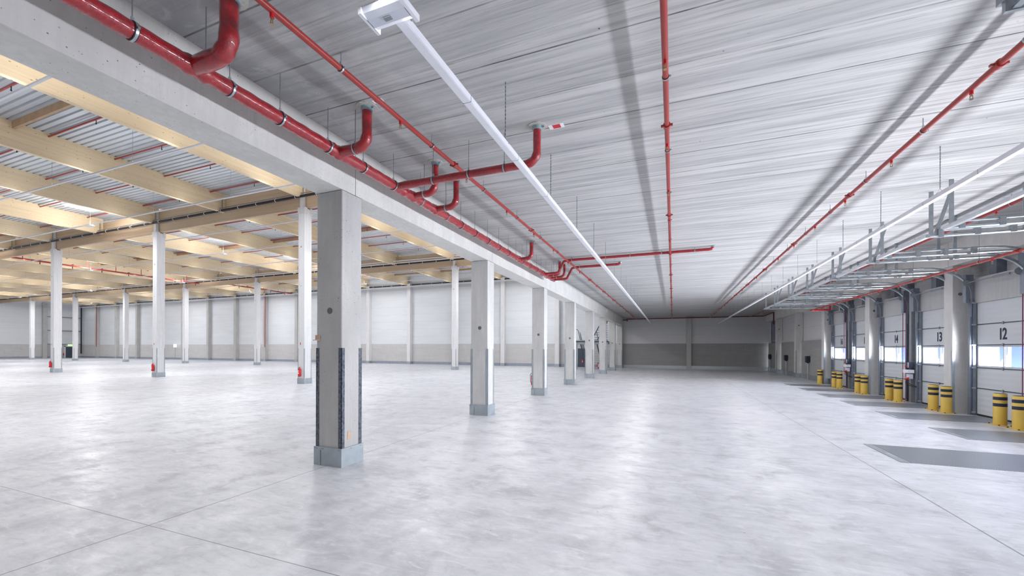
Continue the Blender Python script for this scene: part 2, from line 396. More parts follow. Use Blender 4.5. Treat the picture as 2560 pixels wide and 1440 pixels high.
cy = [6.0 + SP*k for k in range(7)] + [49.9]
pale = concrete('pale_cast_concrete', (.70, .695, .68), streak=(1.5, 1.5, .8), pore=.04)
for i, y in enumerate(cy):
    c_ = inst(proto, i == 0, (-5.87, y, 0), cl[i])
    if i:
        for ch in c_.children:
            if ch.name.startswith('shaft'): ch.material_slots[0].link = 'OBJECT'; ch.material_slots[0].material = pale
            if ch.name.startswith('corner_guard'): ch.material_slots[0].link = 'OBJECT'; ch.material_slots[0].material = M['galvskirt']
# cardboard bits
o = MB().box(-6.19, -6.08, 5.735, 5.745, 2.31, 2.40).box(-6.19, -6.09, 5.68, 5.745, 2.30, 2.312).build('cardboard_scrap', M['kraft'], off=(-6.14, 5.74, 2.31))
tag(o, 'folded cardboard scrap stuck at head height on the nearest column', 'cardboard')
o = MB().obox((-5.564, 5.93, .47), (-5.564, 5.95, .62), .09, .004, (1, 0, 0)).build('packing_tape', M['kraft'], off=(-5.564, 5.94, .5))
tag(o, 'beige tape scrap low on the nearest concrete column', 'tape')
bl = ['grey concrete beam overhead, in the near left corner before the first column', 'concrete beam span between the first and second columns', 'concrete beam span between the second and third columns',
      'concrete beam span between the third and fourth columns', 'concrete beam span between the fourth and fifth columns', 'concrete beam span between the fifth and sixth columns',
      'concrete beam span between the sixth and seventh columns', 'farthest concrete beam span, meeting the end wall']
ys = [YB] + [6.08 + SP*k for k in range(7)] + [YE]
for i in range(8):
    a, b = ys[i], ys[i+1]
    o = MB().box(XB0, XB1, a+.008, b-.008, BB, CEIL).build('concrete_beam', M['beam'], off=(-5.87, (a+b)/2, BB))
    tag(o, bl[i], 'beam', 'concrete beams over the column row')
# beam nib where the sixth column stands
o = MB().box(XB1, XB1+.12, 37.1, 37.7, BB+.45, CEIL-.12).build('beam_corbel', M['beam'], off=(XB1, 37.4, BB+.45))
tag(o, 'small concrete corbel on the beam above the sixth column', 'corbel')

# right-hand columns and edge beam
def right_column():
    r = thing('concrete_column', (0, 0, 0), '', 'column', 'columns between the dock doors')
    MB().box(0, .48, 0, .48, 0, 5.08, .01).build('shaft', pale, r)
    g = MB().box(-.006, .002, -.006, .07, 0, 2.15).box(-.006, .07, -.006, .002, 0, 2.15); g.build('corner_guard', M['galvskirt'], r)
    MB().cyl((.2, .002, 4.1), (.2, -.006, 4.1), .055, 24).build('plug', M['plug'], r)
    return r
proto = right_column()
rc = [(-1, 'concrete column between dock doors at the right edge, nearest'), (0, 'wide concrete column between dock doors 12 and 13 with a bright light patch'),
      (1, 'concrete column between dock door 14 and the partly hidden door 15'), (2, 'concrete column just past the last dock door, behind a single bollard'),
      (3, 'concrete pier past the dock doors, left of the largest wall box'), (4, 'concrete pier past the dock doors, beside the farthest wall box')]
for i, (k, l) in enumerate(rc): inst(proto, i == 0, (9.0, 18.74+6.45*k, 0), l)
for k in range(-3, 5):
    a = 18.98+6.45*k-.0; b = min(a+6.45, YE)
    if a > YE: break
    o = MB().box(9.0, 9.72, max(a, YB)+.01, b-.01, 5.09, CEIL).build('edge_beam', M['beam'], off=(9.36, (a+b)/2, 5.09))
    where = {-3: 'far behind the viewer', -2: 'behind the viewer', -1: 'above dock door 12 at the right edge', 0: 'above dock doors 13 and 14', 1: 'above dock doors 15 and 16',
             2: 'just past the last dock door', 3: 'second past the last dock door', 4: 'reaching the end wall'}[k]
    tag(o, 'concrete edge beam on the dock side, ' + where, 'beam', 'concrete edge beams over the docks')
# end wall column
o = MB().box(1.43, 1.93, 49.95, 50.3, 0, CEIL, .01).build('wall_pier', M['column'], off=(1.68, 50.1, 0)); tag(o, 'grey concrete pier in the middle of the dark end wall', 'pier')

# ------------------------------------------------------------------ dock doors
def rail_path(x_end, dz=0.0, r=.88):
    zt = 4.87+dz; cx = -.14-r; cz = zt-r
    return [(-.14, 3.3), (-.14, cz)] + arc(cx, cz, r, 0, PI/2, 12)[1:] + [(x_end, zt)]
def dock_door():
    r = thing('door_1', (0, 0, 0), '', 'dock door', kind='structure')
    pn = [(.06, .905), (.915, 1.585), (2.345, 3.015), (3.025, 3.74)]
    for a, b in pn: MB().box(0, .045, -HW, HW, a, b).build('door_panel', M['doorpanel'], r)
    f = MB().box(0, .045, -HW, HW, 1.595, 1.665).box(0, .045, -HW, HW, 2.265, 2.335)
    for y in (-HW, HW-.07, -.025): f.box(0, .045, y, y+(.05 if y == -.025 else .07), 1.665, 2.265)
    fr = f.build('window_frame', M['doorpanel'], r)
    for a, b in ((-HW+.07, -.025), (.025, HW-.07)): MB().box(.02, .026, a, b, 1.665, 2.265).build('window_pane', M['glass'], fr)
    MB().box(.016, .04, -.03, .03, 1.665, 2.265).build('mullion', M['bluemul'], fr)
    q = MB(); q.add([(.12, .04, 2.3), (.12, .40, 2.3), (.12, .38, 1.78), (.12, .04, 2.05)], [(0, 1, 2, 3)]); q.add([(.125, .04, 2.3), (.125, .40, 2.3), (.125, .38, 1.78), (.125, .04, 2.05)], [(3, 2, 1, 0)])
    q.build('shelter_flap', M['flap'], fr)
    MB().box(.12, .125, -.62, -.10, 1.62, 2.3).build('shelter_flap', M['flap'], fr)
    for z in (.91, 1.59, 2.34, 3.02):
        h = MB().box(-.012, 0, -HW, HW, z-.015, z+.015).build('hinge_rail', M['doorleaf'], r)
        MB().box(-.03, -.012, -.025, .025, z-.045, z+.045).build('hinge', M['galv'], h)
    MB().box(-.01, .05, -HW, HW, 0, .06).build('bottom_seal', M['black'], r)
    MB().box(-.02, .06, -HW-.02, HW+.02, 3.74, 3.80).build('top_seal', M['black'], r)
    for s in (-1, 1):
        y = s*(HW+.07)
        t = MB().box(-.18, -.16, y-.05, y+.05, 0, 3.9).box(-.16, -.02, y-.006*s-.006, y-.006*s+.006, 0, 3.9).box(-.1, -.02, y-.05, y+.05, 0, 3.75)
        vt = t.build('vertical_track', M['track'], r)
        q = MB()
        for z in (.1, .91, 1.59, 2.34, 3.02, 3.75): q.box(-.15, -.05, y-s*.09-.015, y-s*.09+.015, z-.025, z+.025)
        q.build('roller_bracket', M['zinc'], vt)
        MB().box(-.28, -.08, y-.03, y+.03, 3.76, 4.7).box(-.30, -.27, y-.08, y+.08, 3.76, 4.7).build('spring_plate', M['track'], r)
        path = rail_path(-3.8)
        MB().tube([(a, y, b) for a, b in path], .034, 10).build('overhead_track', M['zinc'], r)
        MB().tube([(a, y, b) for a, b in [(-.38, 4.66), (-.6, 4.82), (-.85, 4.93), (-1.1, 4.98), (-1.4, 5.0), (-3.5, 5.0)]], .026, 10).build('upper_track', M['galv'], r)
        sb = MB()
        for x in (-3.55, -2.9, -2.3, -1.7): sb.box(x-.05, x+.05, y-.04, y+.04, 4.84, 5.03)
        sb.build('track_bracket', M['galv'], r)
        dr = MB().cyl((-.30, y-s*.14, 4.42), (-.30, y-s*.08, 4.42), .085, 20).build('cable_drum', M['steel'], r)
        MB().tube([(-.30+.095*math.cos(a), y-s*.11, 4.42+.095*math.sin(a)) for a in [2*PI*i/20 for i in range(21)]], .012, 8, caps=False).build('drum_rim', M['galv'], dr)
    MB().cyl((-.30, -HW-.05, 4.42), (-.30, HW+.05, 4.42), .016, 10).build('torsion_shaft', M['galv'], r)
    MB().cyl((-.30, -.8, 4.42), (-.30, -.1, 4.42), .035, 14).build('torsion_spring', M['steel'], r)
    MB().box(-3.84, -3.76, -HW-.12, HW+.12, 4.84, 4.92).build('cross_channel', M['zinc'], r)
    for s in (-1, 1):
        y = s*(HW+.07)
        for x0, x1 in (((-3.72, -3.72), (-3.35, -3.66), (-2.1, -2.1)) if s < 0 else ((-3.72, -3.72), (-2.1, -2.1))):
            MB().obox((x0, y, CEIL), (x1, y, 4.84), .075, .012 if x0 != x1 else .03, (0, 1, 0)).build('hanger_strut', M['galv'], r)
    return r
def text_mesh(txt, h, w, m, parent, loc, name='door_number', rotz=-PI/2):
    cu = bpy.data.curves.new(name, 'FONT'); cu.body = txt; cu.size = 1.0; cu.extrude = .004; cu.align_x = 'CENTER'; cu.align_y = 'CENTER'; cu.offset = .018; cu.space_character = .88
    tmp = bpy.data.objects.new(name, cu); COL.objects.link(tmp); bpy.context.view_layer.update()
    dg = bpy.context.evaluated_depsgraph_get(); me = bpy.data.meshes.new_from_object(tmp.evaluated_get(dg))
    xs = [v.co.x for v in me.vertices]; ys2 = [v.co.y for v in me.vertices]
    cx, cyy = (max(xs)+min(xs))/2, (max(ys2)+min(ys2))/2; sx = w/(max(xs)-min(xs)); sy = h/(max(ys2)-min(ys2))
    mt = Matrix.Rotation(rotz, 4, 'Z') @ Matrix.Rotation(PI/2, 4, 'X')
    for v in me.vertices: v.co = mt @ Vector(((v.co.x-cx)*sx, (v.co.y-cyy)*sy, v.co.z)) + Vector(loc)
    bpy.data.objects.remove(tmp); me.materials.clear(); me.materials.append(m)
    o = bpy.data.objects.new(name, me); COL.objects.link(o); o.parent = parent; return o
proto = dock_door(); nums = {4: '12', 5: '13', 6: '14', 7: '15', 8: '16'}
dlab = {0: 'dock door out of view behind the viewer, first', 1: 'dock door out of view behind the viewer, second', 2: 'dock door whose overhead track end shows at the upper right',
        3: 'dock door just outside the right edge, its ceiling tracks showing', 4: 'sectional dock door numbered 12 at the right edge', 5: 'sectional dock door numbered 13 left of the wide column',
        6: 'sectional dock door numbered 14 with red pull ropes', 7: 'sectional dock door partly hidden by a column, only digit 1 readable', 8: 'farthest sectional dock door, behind two bollards'}
doors = []
for i in range(1, 9): doors.append(copy_tree(proto))
doors = [proto] + doors
for i, (o, c) in enumerate(zip(doors, DC)):
    o.location = (9.45, c, 0); o['label'] = dlab[i]
    o.name = 'door_%d' % (i+1)
    if i in nums: text_mesh(nums[i], .36, .28, M['digit'], o, (-.006, 0, 2.68))

# outdoor yard beyond the windows
tag(MB().box(9.9, 40, YB, 60, -1.35, -1.2).build('trim_6', simple('outdoor_paving', (.5, .5, .5), .8)), 'paved yard outside the dock doors', 'yard', kind='structure')

# levellers
LV = [(4.08, 10.87), (6.65, 14.08), (6.65, 17.31), (6.65, 20.6), (6.65, 23.6), (6.65, 26.85), (6.65, 30.1)]
ll = ['long steel dock leveller plate in the foreground at right', 'dock leveller plate second from the viewer', 'dock leveller plate in front of dock door 12', 'dock leveller plate in front of dock door 13',
      'dock leveller plate in front of dock door 14', 'dock leveller plate in front of the half hidden door', 'farthest dock leveller plate']
for (x0, c), l in zip(LV, ll):
    r = thing('dock_leveller', (x0, c, 0), l, 'dock leveller', 'dock levellers set in the floor')
    MB().box(x0+.17, 9.38, c-.82, c+.82, 0, .006).build('tread_plate', M['tread'], r, (x0, c, 0))
    MB().box(x0, x0+.16, c-.82, c+.82, 0, .008).build('lip_frame', M['steel'], r, (x0, c, 0))
    MB().box(x0+.05, x0+.12, c-.45, c-.05, .008, .010).build('rating_plate', M['zinc'], r, (x0, c, 0))
    MB().box(x0+.158, x0+.172, c-.82, c+.82, .0, .0075).build('hinge_gap', M['black'], r, (x0, c, 0))

# bollards
def bollard():
    r = thing('bollard', (0, 0, 0), '', 'bollard', 'yellow and black bollards by the dock doors')
    MB().tube([(0, 0, .012), (0, 0, .905), (0, 0, .915)], .14, 32, [.14, .14, .128]).build('post', M['yellow'], r)
    MB().cyl((0, 0, .915), (0, 0, .922), .125, 32).build('cap', M['black'], r)
    for z in (.73, .545): MB().tube([(0, 0, z), (0, 0, z+.093)], .1415, 32, caps=True).build('black_band', M['navy'], r)
    p = MB().box(-.17, .17, -.24, .24, 0, .014).build('base_plate', M['yellow'], r)
    for a in (-1, 1):
        for b in (-1, 1): MB().cyl((a*.13, b*.20, .014), (a*.13, b*.20, .034), .02, 6).build('bolt', M['black'], p)
    return r
proto = bollard()
BY = [15.46, 16.18, 18.68, 19.44, 21.95, 22.69, 25.21, 25.93, 28.44, 29.19, 31.75]
bll = ['yellow bollard cut off by the right edge, nearest', 'yellow bollard in front of dock door 12, second from the right edge', 'yellow bollard just in front of the wide column, right of its pair',
       'yellow bollard in front of dock door 13, left of its pair', 'yellow bollard before dock door 14, right of its pair', 'yellow bollard before dock door 14, left of its pair',
       'yellow bollard touching the column between doors 14 and 15, right of its pair', 'yellow bollard before the half hidden dock door, left of its pair',
       'yellow bollard before the farthest dock door, right of its pair', 'yellow bollard before the farthest dock door, left of its pair', 'single yellow bollard standing alone, farthest from the viewer']
for i, y in enumerate(BY): inst(proto, i == 0, (8.82, y, 0), bll[i])

# posts with control boxes between paired doors
for i, (y, w_) in enumerate(((22.03, 'between dock doors 13 and 14'), (28.48, 'between the two farthest dock doors'), (15.58, 'at the right edge beside dock door 12'))):
    o = MB().box(9.22, 9.47, y-.14, y+.02, 0, 4.7).box(9.3, 9.47, y+.02, y+.1, 0, 4.7).build('steel_post', M['steel'], off=(9.35, y, 0)); tag(o, 'grey steel box post ' + w_, 'post')
    loc = (9.2, y, 1.3)
    r = thing('door_control', loc, 'door control boxes with red plugs and cables ' + w_, 'control box', 'door control boxes')
    MB().box(9.08, 9.22, y-.32, y-.16, 1.42, 1.68).box(9.1, 9.22, y-.13, y+.02, 1.4, 1.68).build('switch_box', M['navy'], r, loc)
    MB().box(9.05, 9.08, y-.31, y-.24, 1.45, 1.66).box(9.05, 9.1, y-.12, y-.05, 1.45, 1.66).build('switch_cover', M['steel'], r, loc)
    MB().cyl((9.06, y-.2, 1.5), (9.0, y-.2, 1.5), .03, 12).build('knob', M['signred'], r, loc)
    MB().box(9.05, 9.24, y-.34, y+.1, 1.22, 1.36).build('cable_duct', M['white'], r, loc)
    MB().box(9.1, 9.22, y-.3, y-.05, .98, 1.18).build('socket_housing', M['plastic'], r, loc)
    MB().cyl((9.08, y-.28, 1.0), (9.08, y-.06, .97), .045, 12).build('red_plug', M['ext'], r, loc)
    MB().tube([(9.08, y-.25, .97), (9.06, y-.25, .85), (9.12, y-.35, .75), (9.25, y-.5, .68)], .014, 8).tube([(9.08, y-.12, .97), (9.05, y-.13, .82), (9.12, y-.3, .7), (9.25, y-.48, .66)], .014, 8).build('cable', M['black'], r, loc)
    o = MB().tube([(9.18, y+.42, 4.45), (9.18, y+.42, .12), (9.2, y+.2, .03), (9.22, y+.08, .04)], .012, 8).tube([(9.18, y+.17, 4.45), (9.18, y+.15, .1)], .010, 8).build('pull_rope', M['cable'], off=(9.18, y+.3, .03))
    tag(o, 'pair of thin dark red pull ropes ' + ('in front of dock door 14' if i == 0 else 'in front of the farthest dock door' if i == 1 else 'in front of dock door 12 near the edge'), 'rope')

# wall boxes past the doors
for i, (y, w_) in enumerate(((35.94, 'nearest and largest of three'), (42.12, 'middle of three'), (48.5, 'farthest of three'))):
    loc = (9.3, y, 1.27)
    r = thing('junction_box', loc, 'dark wall box on a thin post past the docks, ' + w_, 'junction box', 'wall boxes past the dock doors')
    MB().box(9.12, 9.31, y-.17, y+.17, 1.27, 1.73).build('enclosure', M['navy'], r, loc)
    MB().box(9.10, 9.31, y+.17, y+.24, 1.29, 1.71).build('side_plate', M['steel'], r, loc)
    MB().cyl((9.24, y, 0), (9.24, y, 1.2), .035, 12).build('post', M['zinc'], r, loc)
    MB().cyl((9.24, y, 1.2), (9.24, y, 1.27), .05, 12).build('gland', M['black'], r, loc)
    mb = MB()
    for z in (1.35, 1.5, 1.65): mb.tube([(9.2, y+.24, z), (9.15, y+.38, z-.02), (9.18, y+.36, z-.08), (9.25, y+.28, z-.1)], .012, 8)
    mb.build('cable', M['black'], r, loc)

# ------------------------------------------------------------------ pipes in the dock zone
FX, FZ, FR = -5.06, 5.325, .092
def clamp_rod(axis, p, r, parent, off, top=CEIL, band=M['zinc']):
    x, y, z = p; n = 20
    d = (0, .012, 0) if axis == 'Y' else (.012, 0, 0)
    c = MB().tube([(x-d[0], y-d[1], z), (x+d[0], y+d[1], z)], r+.009, 20).box(x+r, x+r+.03, y-.01, y+.01, z-.012, z+.012)
    c.box(x-.012, x+.012, y-.012, y+.012, z+r, z+r+.05)
    cl_ = c.build('pipe_clamp', band, parent, off)
    MB().cyl((x, y, z+r+.02), (x, y, top), .006, 6).build('suspension_rod', M['galv'], cl_)
    MB().tube([(x-d[0]*1.7, y-d[1]*1.7, z), (x+d[0]*1.7, y+d[1]*1.7, z)], r+.005, 20).build('rubber_liner', M['black'], cl_)
    for o in cl_.children:
        for v in o.data.vertices: v.co -= Vector(off)
main_off = (FX, 7, FZ)
r = thing('wrapped_pipe', main_off, 'thick red foil wrapped sprinkler main running along the concrete beam', 'pipe')
path = []; rad = []; y = YB+6
joints = [2.98, 5.135, 6.8, 7.15, 8.01, 13.52, 16.3, 16.9]
while y <= 18.1:
    path.append((FX, y, FZ)); near = min(abs(y-j) for j in joints)
    rad.append(FR + (.012+.012*math.sin(y*37) if near < .14 else .003*math.sin(y*23))); y += .05
MB().tube(path, FR, 24, rad).build('pipe_body', M['foil'], r, main_off)
y = -1.0
for y in [-.9, -.07, .76, 1.6, 2.42, 3.39, 4.08, 4.92, 5.71, 6.54, 7.45, 8.52, 9.25, 10.05, 10.87, 11.7, 12.5, 13.2, 13.85, 14.7, 15.5, 16.1, 16.8, 17.7]:
    clamp_rod('Y', (FX, y, FZ), FR, r, main_off)
def riser(y, x1, lab, rr=.075, zc=FZ, rods=(.35,)):
    loc = (FX+.05, y, zc)
    r = thing('branch_pipe', loc, lab, 'pipe', 'wrapped branch pipes off the sprinkler main')
    R = .19; p = [(FX+.02, y, zc), (FX+.12, y, zc)]
    n = max(2, int((x1-R-FX-.12)/.12)); p += [(FX+.12+(x1-R-FX-.12)*k/n, y, zc) for k in range(1, n+1)]
    p += [(a, y, b) for a, b in arc(x1-R, zc+R, R, -PI/2, 0, 8)[1:]]
    n = 5; p += [(x1, y, zc+R+(CEIL-.02-zc-R)*k/n) for k in range(1, n+1)]
    rad = [rr+.010*abs(math.sin(i*2.4+y))*(1 if (i < 5 or -14 < i-len(p) < -5) else .15) for i in range(len(p))]
    MB().tube(p, rr, 20, rad).build('pipe_body', M['foil'], r, loc)
    MB().cyl((x1, y, CEIL-.07), (x1, y, CEIL-.005), rr+.016, 20).box(x1+rr, x1+rr+.06, y-.01, y+.01, CEIL-.04, CEIL-.02).build('ceiling_collar', M['collar'], r, loc)
    MB().cyl((x1, y, CEIL-.012), (x1, y, CEIL), rr+.09, 18).build('mortar_patch', simple('mortar', (.58, .57, .52), .9, 0, .3, .15, 30), r, loc)
    for f in rods: clamp_rod('X', (FX+f, y, zc), rr, r, loc)
    return r
riser(2.98, -4.46, 'foil wrapped red branch elbow nearest the viewer, at the top edge', .088, rods=(.22,))
riser(5.135, -4.48, 'foil wrapped red branch elbow rising to a blue collar, second from the viewer')
riser(7.15, -4.50, 'short red branch elbow just behind the long red cross pipe', .062, rods=(.3,))
riser(8.01, -4.50, 'short red branch elbow past the crossing of pipe and lighting trunk', .062, rods=(.3,))
riser(6.62, -2.16, 'long red branch pipe crossing under the lighting trunk and rising by a label', .066, rods=(.85, 1.6, 2.3))
riser(13.52, -4.60, 'short red branch elbow about midway along the main', .066, rods=(.28,))
riser(16.95, -4.50, 'short red riser in the cluster at the main end, nearer', .055, rods=(.3,))
riser(17.45, -4.42, 'short red riser in the cluster at the main end, farther', .05, rods=(.3,))
def long_branch(y, x1, z1, lab):
    loc = (FX, y, FZ); r = thing('branch_pipe', loc, lab, 'pipe', 'wrapped branch pipes off the sprinkler main')
    p = [(FX, y, FZ), (FX+.5, y, FZ), (FX+.62, y, FZ+.02), (FX+.85, y, z1-.04), (FX+1.0, y, z1)] + [(FX+1.0+(x1-.15-FX-1.0)*k/8, y, z1) for k in range(1, 9)]
    p += [(x1-.07, y, z1+.01), (x1-.02, y, z1+.05), (x1, y, CEIL-.02)]
    MB().tube(p, .055, 16).build('pipe_body', M['foil'], r, loc)
    MB().cyl((x1, y, CEIL-.05), (x1, y, CEIL-.005), .075, 16).build('ceiling_collar', M['collar'], r, loc)
    k = FX+1.2
    while k < x1-.2: clamp_rod('X', (k, y, z1), .055, r, loc); k += 1.15
long_branch(16.5, 1.36, 5.82, 'longest thin red branch pipe reaching under the middle of the ceiling')
long_branch(18.0, -2.10, 5.82, 'thin red branch pipe ending left of the ceiling middle')
# ceiling labels
o = MB().box(-1.98, -1.72, 6.66, 6.80, CEIL-.006, CEIL-.001).build('ceiling_label', M['signwhite'], off=(-1.85, 6.73, CEIL))
tag(o, 'small red and white label on the ceiling by the long branch riser', 'label')
MB().box(-1.91, -1.78, 6.675, 6.785, CEIL-.009, CEIL-.006).build('red_field', M['signred'], o, (-1.85, 6.73, CEIL))
o = MB().box(-4.30, -4.12, 5.02, 5.10, CEIL-.006, CEIL-.001).build('ceiling_label', M['signwhite'], off=(-4.2, 5.06, CEIL)); tag(o, 'small red and white label on the ceiling by the second elbow', 'label')
MB().box(-4.26, -4.18, 5.03, 5.09, CEIL-.009, CEIL-.006).build('red_field', M['signred'], o, (-4.2, 5.06, CEIL))

def sprinkler_line(x, z, y0, y1, rr, lab, rods, heads, coup, mat=None):
    loc = (x, (y0+y1)/2, z); r = thing('sprinkler_pipe', loc, lab, 'pipe')
    MB().cyl((x, y0, z), (x, y1, z), rr, 18).build('pipe_body', mat or M['red'], r, loc)
    for y in heads:
        h = MB().cyl((x, y, z-rr-.045), (x, y, z), .022, 10).build('outlet', M['ext'], r, loc)
        q = MB().cyl((x, y, z-rr-.07), (x, y, z-rr-.045), .012, 8).box(x-.018, x-.012, y-.004, y+.004, z-rr-.11, z-rr-.06).box(x+.012, x+.018, y-.004, y+.004, z-rr-.11, z-rr-.06).cyl((x, y, z-rr-.115), (x, y, z-rr-.108), .022, 10)
        q.build('sprinkler_head', M['brass'], h, loc)
    for y in coup:
        MB().cyl((x, y-.04, z), (x, y+.04, z), rr+.016, 16).box(x-rr-.05, x+rr+.05, y-.018, y+.018, z-.015, z+.015).build('coupling', mat or M['red'], r, loc)
    for y in rods: clamp_rod('Y', (x, y, z), rr, r, loc)
hd_ = [.9+2.2*k for k in range(22)]; cp = [2.33+4.66*k for k in range(11)]
sprinkler_line(-3.97, 5.735, YB+4, 49.8, .038, 'thin red sprinkler pipe on the ceiling, left of the white lighting trunk', [1.95+2.12*k for k in range(22)], hd_, cp)
sprinkler_line(-.10, 5.735, YB+4, 49.8, .038, 'thin red sprinkler pipe running straight away along the ceiling middle', [1.5+2.12*k for k in range(22)], [h+.05 for h in hd_], cp)
sprinkler_line(3.79, 5.735, YB+4, 49.8, .038, 'thin dark red sprinkler pipe right of the ceiling middle', [2.3+2.12*k for k in range(22)], hd_, cp)
sprinkler_line(7.60, 5.70, YB+4, 49.8, .038, 'thin red sprinkler pipe high at the right, behind the door tracks', [3+2.12*k for k in range(21)], hd_, cp)
sprinkler_line(7.80, 4.58, 2, 29.6, .036, 'thin red sprinkler pipe hanging low below the door tracks', [12.2, 15.1, 18.4, 21.5, 24.7, 27.9], [14.6, 16.1, 17.75, 19.4, 21.0, 22.7, 24.3, 26, 27.6], [13.73, 18.28, 22.9, 27.5])
o = MB().tube([(7.8, 29.6, 4.58), (7.8, 29.75, 4.58), (8.7, 29.75, 4.58), (8.75, 29.75, 4.6), (8.75, 29.75, 4.95)], .05, 14).build('pipe_riser', M['ext'], off=(7.8, 29.7, 4.58))
tag(o, 'dark red return elbow at the far end of the low sprinkler pipe', 'pipe')
# end wall main
loc = (2, 50.15, 5.75); r = thing('sprinkler_main', loc, 'dark red pipe along the top of the end wall', 'pipe')
MB().tube([(-5.5, 49.86, 5.66), (-5.2, 49.86, 5.66), (-5.1, 49.86, 5.72), (-4.95, 49.86, 5.76), (8.7, 49.86, 5.76), (8.88, 49.82, 5.76), (8.9, 49.8, 5.76), (8.9, 45.3, 5.76), (8.9, 45.2, 5.7), (8.9, 45.2, 4.6)], .055, 14).build('pipe_body', M['darkred'], r, loc)
mb = MB()
for x in (-3.4, -1.2, 3, 5.2, 7.4): mb.cyl((x-.03, 49.86, 5.76), (x+.03, 49.86, 5.76), .072, 14)
mb.cyl((-5.02, 49.86, 5.52), (-5.02, 49.86, 5.66), .07, 14)
mb.build('coupling', M['darkred'], r, loc)

# lighting trunks in the dock zone
def trunk_Y(x, z, y0, y1, lab, ch0, cat='lighting trunk'):
    loc = (x, (y0+y1)/2, z); r = thing('lighting_trunk', loc, lab, cat)
    MB().box(x-.05, x+.05, y0, y1, z-.035, z+.035).box(x-.042, x+.042, y0, y1, z-.04, z-.035).build('trunk_body', M['white'], r, loc)
    y = ch0
    while y < y1:
        c = MB().obox((x-.055, y, z+.03), (x+.055, y, z+.03), .02, .012).obox((x-.05, y, z+.03), (x, y, z+.12), .004, .004).obox((x+.05, y, z+.03), (x, y, z+.12), .004, .004)
        zz = z+.12; k = 0
        while zz < CEIL-.02:
            c.box(x-.008 if k % 2 else x-.003, x+.008 if k % 2 else x+.003, y-.003 if k % 2 else y-.008, y+.003 if k % 2 else y+.008, zz, zz+.03); zz += .028; k += 1
            if y > 16 and k > 1: c.box(x-.004, x+.004, y-.004, y+.004, zz, CEIL); break
        c.build('chain', M['galv'], r, loc); y += 2.32
    mb = MB(); y = y0+.9
    while y < y1: mb.box(x-.0515, x+.0515, y-.004, y+.004, z-.041, z+.036); y += 1.55
    mb.build('joint_sleeve', M['steel'], r, loc)
trunk_Y(-2.22, 5.03, YB+6, 49.5, 'long white lighting trunk left of the ceiling middle, running away', .72+2.32)
trunk_Y(4.60, 5.03, YB+6, 49.5, 'long white lighting trunk at the right, in front of the door tracks', .67+2.32)
# luminaire on the left trunk
loc = (-2.2, 2.82, 4.98); r = thing('emergency_light', loc, 'clear covered emergency light fitting on the trunk at the top edge', 'light fitting')
MB().box(-2.44, -2.02, 2.70, 2.93, 4.975, 4.992).build('mounting_plate', M['white'], r, loc)
pts = [(2.70, 4.975), (2.72, 4.945), (2.77, 4.925), (2.86, 4.925), (2.91, 4.945), (2.93, 4.975)]
mb = MB(); n = len(pts); mb.add([(-2.42, a, b) for a, b in pts]+[(-2.04, a, b) for a, b in pts], [(i, i+1, n+i+1, n+i) for i in range(n-1)] + [tuple(range(n)), tuple(range(2*n-1, n-1, -1))])
mb.build('diffuser', M['plastic'], r, loc)
MB().box(-2.445, -2.415, 2.69, 2.94, 4.925, 4.98).build('end_cap', M['white'], r, loc)
MB().box(-2.045, -2.01, 2.69, 2.94, 4.925, 4.98).build('end_cap', M['white'], r, loc)
MB().box(-2.27, -2.2, 2.79, 2.83, 4.915, 4.926).build('sensor', M['steel'], r, loc)
# ceiling channel and bracket at right
o = MB().box(7.38, 7.44, YB+4, 31, 5.86, 5.9).build('ceiling_channel', M['steel'], off=(7.4, 12, 5.86)); tag(o, 'thin dark steel channel under the ceiling above the door tracks', 'channel')
loc = (2.7, 5.0, 5.2); r = thing('cable_tray', loc, 'end of a galvanised cable tray in the top right corner', 'cable tray')
MB().box(2.74, 6.5, 4.98, 5.02, 5.16, 5.26).box(2.74, 6.5, 4.5, 4.54, 5.16, 5.26).build('side_rail', M['galv'], r, loc)
for k in range(12): MB().box(2.78+.3*k, 2.84+.3*k, 4.54, 4.98, 5.17, 5.19).build('rung', M['galv'], r, loc)
MB().box(2.72, 2.78, 4.45, 5.06, 5.26, 5.34).cyl((2.75, 4.6, 5.3), (2.75, 4.6, CEIL), .012, 8).cyl((2.75, 4.95, 5.3), (2.75, 4.95, CEIL), .012, 8).build('support_bracket', M['steel'], r, loc)

# ------------------------------------------------------------------ hall: columns, glulam girders, beams, deck trimmers
HX = [-21.2-14.72*k for k in range(7)]
def hall_column():
    r = thing('hall_column', (0, 0, 0), '', 'column', 'tall white columns in the timber roofed hall')
    mb = MB().box(-.26, .26, -.26, .26, 0, 10.75, .01)
    mb.box(-.29, .29, -.29, -.08, 10.45, 10.82).box(-.29, .29, .14, .29, 10.45, 10.82)
    mb.box(-.13, .13, -.27, -.09, 10.75, 12.3)
    mb.build('shaft', M['hallcol'], r)
    corner_guards(-.26, .26, -.26, .26, .34, 2.16, w=.045).build('corner_guard', M['galvskirt'], r)
    skirt(-.27, .27, -.27, .27, .34).build('skirting', M['galvskirt'], r)
    MB().cyl((-.03, -.259, 8.4), (-.03, -.266, 8.4), .055, 20).cyl((-.03, -.259, 6.0), (-.03, -.266, 6.0), .03, 16).build('plug', M['steel'], r)
    return r
proto = hall_column(); first = True
ext_lab = ['with an extinguisher, just left of the nearest grey column', 'with an extinguisher, second from the concrete beam', 'with an extinguisher, third from the concrete beam']
for rw, yy in enumerate((18.85, 37.6)):
    for k, x in enumerate(HX):
        if rw == 0 and k > 4: continue
        if rw == 0: l = 'tall white front row hall column ' + (ext_lab[k] if k < 3 else 'beyond the left edge, ' + ORD[k] + ' from the concrete beam')
        else: l = 'tall white back row hall column, ' + ORD[k] + ' counted from the concrete beam'
        inst(proto, first, (x, yy, 0), l); first = False
GY = (18.85, 37.6)
